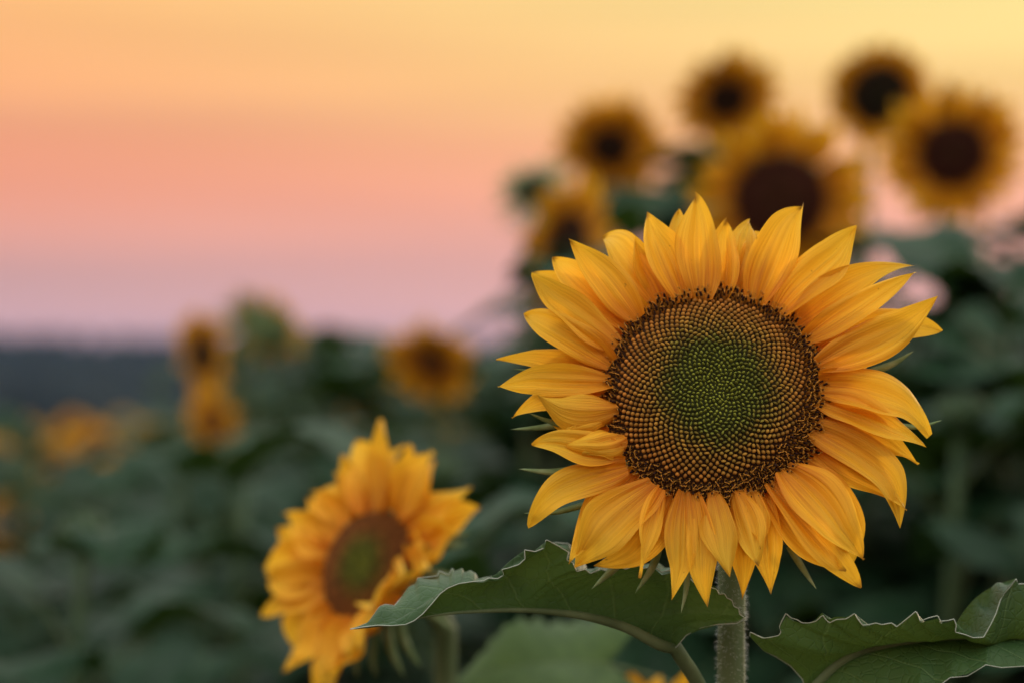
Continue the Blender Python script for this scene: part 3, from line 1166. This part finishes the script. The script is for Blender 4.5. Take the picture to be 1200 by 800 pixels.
def flower_plant(label, px, py, d, nrm, R, Rout, n, seed, mat, nb, stem_dx=0.0, leaves=(), extra=(), ground_off=(0, .03), group=None, **kw):
    """a whole plant: head at a photo pixel and distance, stem to the ground, leaves (height below head, heading, scale, kind)"""
    c = U(px, py, d)
    nrm = Vector(nrm).normalized()
    gx, gy = c.x - nrm.x * .06 + stem_dx, c.y - nrm.y * .06 + ground_off[1]
    base = Vector((gx, gy, ground_z(gx, gy) - .01))
    p = empty('sunflower', base)
    tag(p, label, 'sunflower', group)
    inv = Matrix.Translation(-base)
    build_head(p, inv, c, nrm, R, Rout, n, seed, mat, nb, **kw)
    bk = c - nrm * R * .5
    top = bk - nrm * .045
    hgt = top.z - base.z
    s, P = stem_object(p, [bk - base + nrm * .01, top - base + Vector((0, 0, -.006)), Vector((gx, gy, top.z - .10)) - base,
                           Vector((.01, 0, hgt * .6)), Vector((0, .01, hgt * .3)), Vector((0, 0, 0))], .006, .011)
    rr = random.Random(seed + 5)
    for (dz, hdg, sc, kind) in leaves:
        zt = hgt - dz
        q_ = min(P, key=lambda v: abs(v.z - zt))
        obj('leaf', LEAVES[kind % 6], p, mat=Matrix.Translation(q_) @ Matrix.Rotation(radians(hdg), 4, 'Z') @ Matrix.Rotation(rr.uniform(-.3, .3), 4, 'X') @ Matrix.Scale(sc, 4))
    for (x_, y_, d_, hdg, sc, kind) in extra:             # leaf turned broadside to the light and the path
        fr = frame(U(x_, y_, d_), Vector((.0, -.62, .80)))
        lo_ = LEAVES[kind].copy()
        lo_.materials[0] = M_LEAF_LIT  # this one leaf gets the green with backlight painted in
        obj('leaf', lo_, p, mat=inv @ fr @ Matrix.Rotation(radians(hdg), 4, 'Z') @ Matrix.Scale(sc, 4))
    return p


def spiral(n, z0, z1, rr, sc=(.8, 1.1)):
    return [(z0 + (z1 - z0) * i / max(1, n - 1), (i * 137.5 + rr.uniform(-15, 15)) % 360, rr.uniform(*sc), rr.randrange(6)) for i in range(n)]


rs = random.Random(77)
flower_plant('golden sunflower turned to the side, slightly blurred, beyond the tip of the curled leaf', 432, 664, 1.50,
             (-.56, -.70, .30), .0315, .075, 17, 11, M_PETAL, 620, bead=(.20, .07, .014), green=.5, fwd=radians(-38), wpx=.52,
             leaves=[(.16, 10, .62, 0), (.24, 140, .7, 1), (.30, 250, .8, 2), (.36, 60, .8, 3)], stem_dx=.004)
flower_plant('sunflower with only its upper petals showing beside a round green leaf under the sharp bloom', 752, 881, 1.60,
             (-.1, -.95, .2), .022, .052, 16, 12, M_PETAL2, 200, leaves=[(.2, 20, .8, 1), (.3, 110, .8, 2)], stem_dx=.03, extra=[(806, 812, 1.625, 184, .40, 4)])
BG = 'sunflowers standing against the evening sky'
flower_plant('tallest blurred sunflower, its dark round disc against the yellow sky', 852, 116, 4.2, (.05, -.85, -.50), .034, .090, 17, 13, M_PETAL2, 180,
             bead=(.035, .014, .008), green=.01, leaves=spiral(9, .35, 1.2, rs))
flower_plant('blurred sunflower with small black disc, above the dark foliage and next to the dark bud', 715, 172, 4.2, (-.05, -.85, -.45), .033, .092, 17, 14, M_PETAL2, 180,
             bead=(.035, .014, .008), green=.01, leaves=[(.13, 330, 1.1, 1), (.16, 20, 1.1, 2), (.17, 300, 1.2, 3), (.18, 280, 1.0, 4), (.2, 350, 1.2, 5), (.22, 40, 1., 0), (.25, 310, 1.1, 1), (.28, 0, 1.1, 2), (.34, 70, 1, 3), (.4, 280, 1, 4)])
flower_plant('blurred sunflower with wide black disc and a short pale fringe', 1030, 110, 4.0, (.1, -.92, -.38), .046, .083, 15, 15, M_PETAL2, 160, bead=(.02, .014, .008), green=.01,
             leaves=spiral(8, .4, 1.2, rs), wpx=.7, brlen=.3)
flower_plant('blurred golden sunflower with maroon disc, beside the one with a short pale fringe', 1117, 180, 3.4, (.0, -.9, -.34), .042, .097, 18, 16, M_PETAL2, 260,
             bead=(.06, .016, .010), green=.01, leaves=[(.19, 355, 1.0, 0), (.21, 190, .95, 3), (.21, 330, 1.0, 2), (.20, 20, 1.0, 5), (.24, 205, .8, 1)] + spiral(10, .52, 1.2, rs))
flower_plant('largest blurred sunflower, its wide maroon disc rising right behind the sharp bloom', 914, 234, 2.9, (.0, -.9, -.36), .049, .100, 19, 17, M_PETAL2, 320,
             bead=(.075, .022, .012), green=.01, leaves=spiral(18, .13, 1.2, rs, (.8, 1.05)))
flower_plant('dark closed sunflower bud against the pink sky', 625, 224, 3.8, (-.2, -.8, .5), .028, .046, 9, 18, M_BRACT, 40, bead=(.03, .04, .015), green=.01,
             leaves=[(.42, 20, .8, 1), (.5, 330, .8, 2), (.62, 60, .8, 3)], brlen=.9, nbr=26)
flower_plant('blurred brownish sunflower below the dark bud, turned to the side', 664, 284, 3.3, (.72, -.62, -.2), .036, .088, 16, 19, M_PETAL2, 160,
             bead=(.05, .02, .01), green=.01, leaves=[(.10, 0, .9, 0), (.14, 300, .9, 1), (.15, 30, 1, 2), (.17, 340, 1, 3), (.2, 70, .9, 4), (.22, 290, .9, 5), (.26, 80, .8, 0), (.3, 10, 1, 1), (.34, 290, .8, 2), (.4, 80, .8, 3)])
flower_plant('narrow side-on sunflower at the edge of the leafy row by the dark hills', 238, 414, 4.5, (-.72, -.65, -.15), .036, .078, 16, 20, M_PETAL2, 120,
             bead=(.06, .03, .01), green=.01, leaves=spiral(10, .16, 1.2, rs))
flower_plant('green sunflower head still half closed, next to the narrow side-on one', 311, 384, 4.7, (.3, .6, .5), .046, .078, 14, 21, M_PETAL2, 60,
             leaves=[(.05, 20, .8, 1), (.07, 200, .7, 2)] + spiral(12, .12, 1.2, rs), brlen=.6, nbr=26)
flower_plant('blurred amber sunflower alone over the leaves against the pink horizon', 505, 424, 4.4, (-.3, -.7, -.6), .032, .085, 16, 22, M_PETAL2, 120,
             bead=(.22, .08, .02), green=.01, leaves=spiral(12, .24, 1.2, rs))
flower_plant('low golden sunflower under the narrow side-on one', 250, 492, 4.1, (-.6, -.7, -.2), .024, .056, 16, 23, M_PETAL2, 120, bead=(.3, .12, .02), green=.01,
             leaves=spiral(10, .12, 1.2, rs))
for k, (x_, y_, d_) in enumerate([(112, 522, 6.5), (62, 538, 7.0), (12, 612, 5.0), (432, 486, 5.6), (28, 520, 9.0), (85, 500, 11.0)]):
    flower_plant('soft yellow sunflower among the leaves of the open field below the dark hills', x_, y_, d_, (rs.uniform(-.5, .5), -.9, rs.uniform(-.2, .3)), .026, .060, 15, 40 + k, M_PETAL2, 80,
                 bead=(.2, .08, .02), green=.01, leaves=spiral(9, .14, 1.2, rs), group='yellow sunflowers in the open field')

# ------------------------------------------------------------------ leafy plants filling the field
def proto(seed):
    rr = random.Random(seed)
    p = empty('sunflower_plant', (0, 0, 0))
    H = 1.6
    P0 = [Vector((0, 0, -.02)), Vector((rr.uniform(-.02, .02), .01, .5)), Vector((rr.uniform(-.03, .03), rr.uniform(-.02, .02), 1.1)), Vector((0, 0, H - .03))]
    P = spline(P0, 14)
    V, F, uv = tube(P, lambda t: .012 - .006 * t, 7)
    obj('stem', mkmesh('stem', V, F, M_BUD, uv), p)
    nl = 25
    for i in range(nl):
        t = i / (nl - 1)
        z = .36 + (H - .44) * t ** .9
        q_ = min(P, key=lambda v: abs(v.z - z))
        sc = (1.3 - .62 * t) * rr.uniform(.85, 1.15)
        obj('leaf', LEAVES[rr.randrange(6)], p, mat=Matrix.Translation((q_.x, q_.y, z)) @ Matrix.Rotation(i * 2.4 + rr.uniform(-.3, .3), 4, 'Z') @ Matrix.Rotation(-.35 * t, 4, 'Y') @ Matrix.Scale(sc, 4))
    hd = obj('bud', receptacle_mesh('bud', .018, .02, M_BUD), p, mat=Matrix.Translation((0, 0, H - .012)) @ Matrix.Rotation(rr.uniform(-.5, .5), 4, 'X'))
    for i in range(12):
        a = 2 * pi * i / 12
        dv = Vector((cos(a), sin(a), 0))
        obj('bract', strip_mesh('bract', [dv * .017 + Vector((0, 0, -.006)), dv * .022 + Vector((0, 0, .008)), dv * .008 + Vector((0, 0, .024))], .012, M_BUD, dv), hd)
    return p


def copy_tree(o, parent=None):
    c = o.copy()
    col.objects.link(c)
    c.parent = parent
    for ch in KIDS.get(o.name, []):
        copy_tree(ch, c)
    return c


def top_line(px):
    """how high the leaf canopy reaches in the photograph"""
    pts = [(-600, 500), (180, 500), (225, 455), (300, 420), (420, 412), (560, 408), (640, 385), (700, 310), (980, 330), (1040, 380), (1082, 470), (1150, 470), (1190, 360), (1230, 300), (1800, 290)]
    for (a, ya), (b, yb) in zip(pts, pts[1:]):
        if a <= px <= b:
            return ya + (yb - ya) * (px - a) / (b - a)
    return 400


protos = [proto(500 + i) for i in range(5)]
KIDS = {}
for p in protos:
    KIDS[p.name] = list(p.children)
    for c in p.children:
        KIDS[c.name] = list(c.children)
rf = random.Random(31)
spots = []
d = 2.5
while d < 15:
    half = .18 * d * 1.9
    x = -half + rf.uniform(0, .4)
    while x < half:
        spots.append((x + rf.uniform(-.1, .1), d + rf.uniform(-.15, .15)))
        x += .38 + .025 * d
    d += .36 + .035 * d
fixed = {}
for (px, d_, yt) in [(1030, 3.0, 385), (1000, 3.4, 370), (1225, 3.1, 345), (1250, 2.8, 340), (1118, 3.1, 470), (985, 3.2, 345), (770, 3.7, 250),
                     (750, 3.4, 300), (660, 3.5, 430), (600, 3.6, 450), (1160, 2.7, 470), (1060, 2.6, 470), (1270, 3.4, 300),
                     (400, 5.3, 425), (352, 5.6, 405), (455, 5.7, 430), (560, 5.2, 425), (300, 5.7, 405), (610, 5.4, 420)]:
    k_ = ((px - 600) / FPX * d_, d_)
    fixed[k_] = yt
    spots.append(k_)
rf2 = random.Random(90)
d = 2.6
while d < 13:                              # the rows go on to both sides of the view
    for sg in (-1, 1):
        x = .36 * d
        while x < .36 * d + .9 + .06 * d:
            spots.append((sg * (x + rf2.uniform(-.1, .1)), d + rf2.uniform(-.2, .2)))
            x += .62 + .03 * d
    d += .62 + .05 * d
used = set()
nfill = 0
for (x, y) in spots:
    px = 600 + x / y * FPX
    if (x, y) in fixed:
        yt = fixed[(x, y)]
    else:
        yt = None
    yt0 = yt
    yt = top_line(px) + rf.uniform(5, 60) * (1 if rf.random() < .7 else 2)
    if px > 640:
        yt = top_line(px) + rf.uniform(0, 45)
    if y < 3.4 and px < 620:
        yt += 90 * (3.4 - y)
    if y < 5 and 170 < px < 580:
        yt = max(yt, rf.uniform(505, 560))
    if yt0 is not None:
        yt = yt0
    zt = CAM.z + y * (440 - yt) / FPX
    gz = ground_z(x, y)
    k = rf.randrange(5)
    o = protos[k] if k not in used else copy_tree(protos[k])
    used.add(k)
    o.location = (x, y, gz)
    o.rotation_euler = (rf.uniform(-.03, .03), rf.uniform(-.03, .03), rf.uniform(0, 6.28))
    s_ = (zt - gz) / 1.6
    o.scale = (max(.85, s_), max(.85, s_), s_)
    where = ('in the open field before the dark hills' if px < 205 else 'in the row under the amber sunflower' if px < 600 else 'behind the sharp bloom')
    tag(o, 'leafy green sunflower plant without a bloom ' + where, 'sunflower plant', 'leafy plants ' + where)
    nfill += 1
print('fill plants', nfill)


def far_field():
    rr = random.Random(8)
    mb = MB()
    d = 14.5
    while d < 75:
        half = d * .8
        x = -half
        while x < half:
            xx, yy = x + rr.uniform(-.3, .3), d + rr.uniform(-.3, .3)
            g0 = ground_z(xx, yy)
            H = rr.uniform(1.30, 1.48)
            for k in range(9):
                a = rr.uniform(0, 6.28)
                z = g0 + H * rr.uniform(.5, 1.0)
                l, wd = rr.uniform(.18, .3), rr.uniform(.07, .12)
                dv = Vector((cos(a), sin(a), rr.uniform(-.2, .3)))
                sv = Vector((-sin(a), cos(a), rr.uniform(-.2, .2)))
                c0 = Vector((xx, yy, z)) + dv * .05
                gg = rr.uniform(.7, 1.25)
                mb.add([c0, c0 + dv * l * .45 + sv * wd, c0 + dv * l + Vector((0, 0, -.08)), c0 + dv * l * .45 - sv * wd], [(0, 1, 2, 3)], c=(.05 * gg, .085 * gg, .045 * gg))
            if rr.random() < .45:
                cc = Vector((xx, yy - .05, g0 + H + .02))
                n_ = Vector((rr.uniform(-.6, .6), -1, rr.uniform(-.3, .3)))
                m = frame(cc, n_)
                V = [m @ Vector((0, 0, .01))] + [m @ Vector((.03 * cos(i * .7854), .03 * sin(i * .7854), .006)) for i in range(8)] + \
                    [m @ Vector((.085 * cos(i * .7854) * rr.uniform(.85, 1.1), .085 * sin(i * .7854), 0)) for i in range(8)]
                F = [(0, 1 + i, 1 + (i + 1) % 8) for i in range(8)] + [(1 + i, 9 + i, 9 + (i + 1) % 8, 1 + (i + 1) % 8) for i in range(8)]
                mb.add(V, F, c=[(.10, .05, .02)] * 1 + [(.3, .13, .02)] * 8 + [(.62, .40, .03)] * 8)
            x += .55 + d * .006
        d += .5 + d * .012
    tag(obj('sunflower_field', mb.mesh('sunflower_field', M_FAR)), 'distant sunflower field melting into green and yellow below the hills', 'field', kind='stuff')


far_field()

# ------------------------------------------------------------------ haze
hzm, t, o_ = new_mat('haze_air')
pv = t.nodes.new('ShaderNodeVolumePrincipled')
pv.inputs['Color'].default_value = (.30, .48, .95, 1)
pv.inputs['Density'].default_value = 9e-5
pv.inputs['Anisotropy'].default_value = 0.2
t.links.new(pv.outputs[0], o_.inputs['Volume'])
B_ = 2500.0
zlo, zhi = -12.0, 40.0
V = [(sx * B_, sy * B_, z) for z in (zlo, zhi) for sx, sy in ((-1, -1), (1, -1), (1, 1), (-1, 1))]
F = [(3, 2, 1, 0), (4, 5, 6, 7), (0, 1, 5, 4), (1, 2, 6, 5), (2, 3, 7, 6), (3, 0, 4, 7)]
tag(obj('haze', mkmesh('haze', V, F, hzm, smooth=False)), 'thin evening haze over the field and ridge', 'haze', kind='stuff')
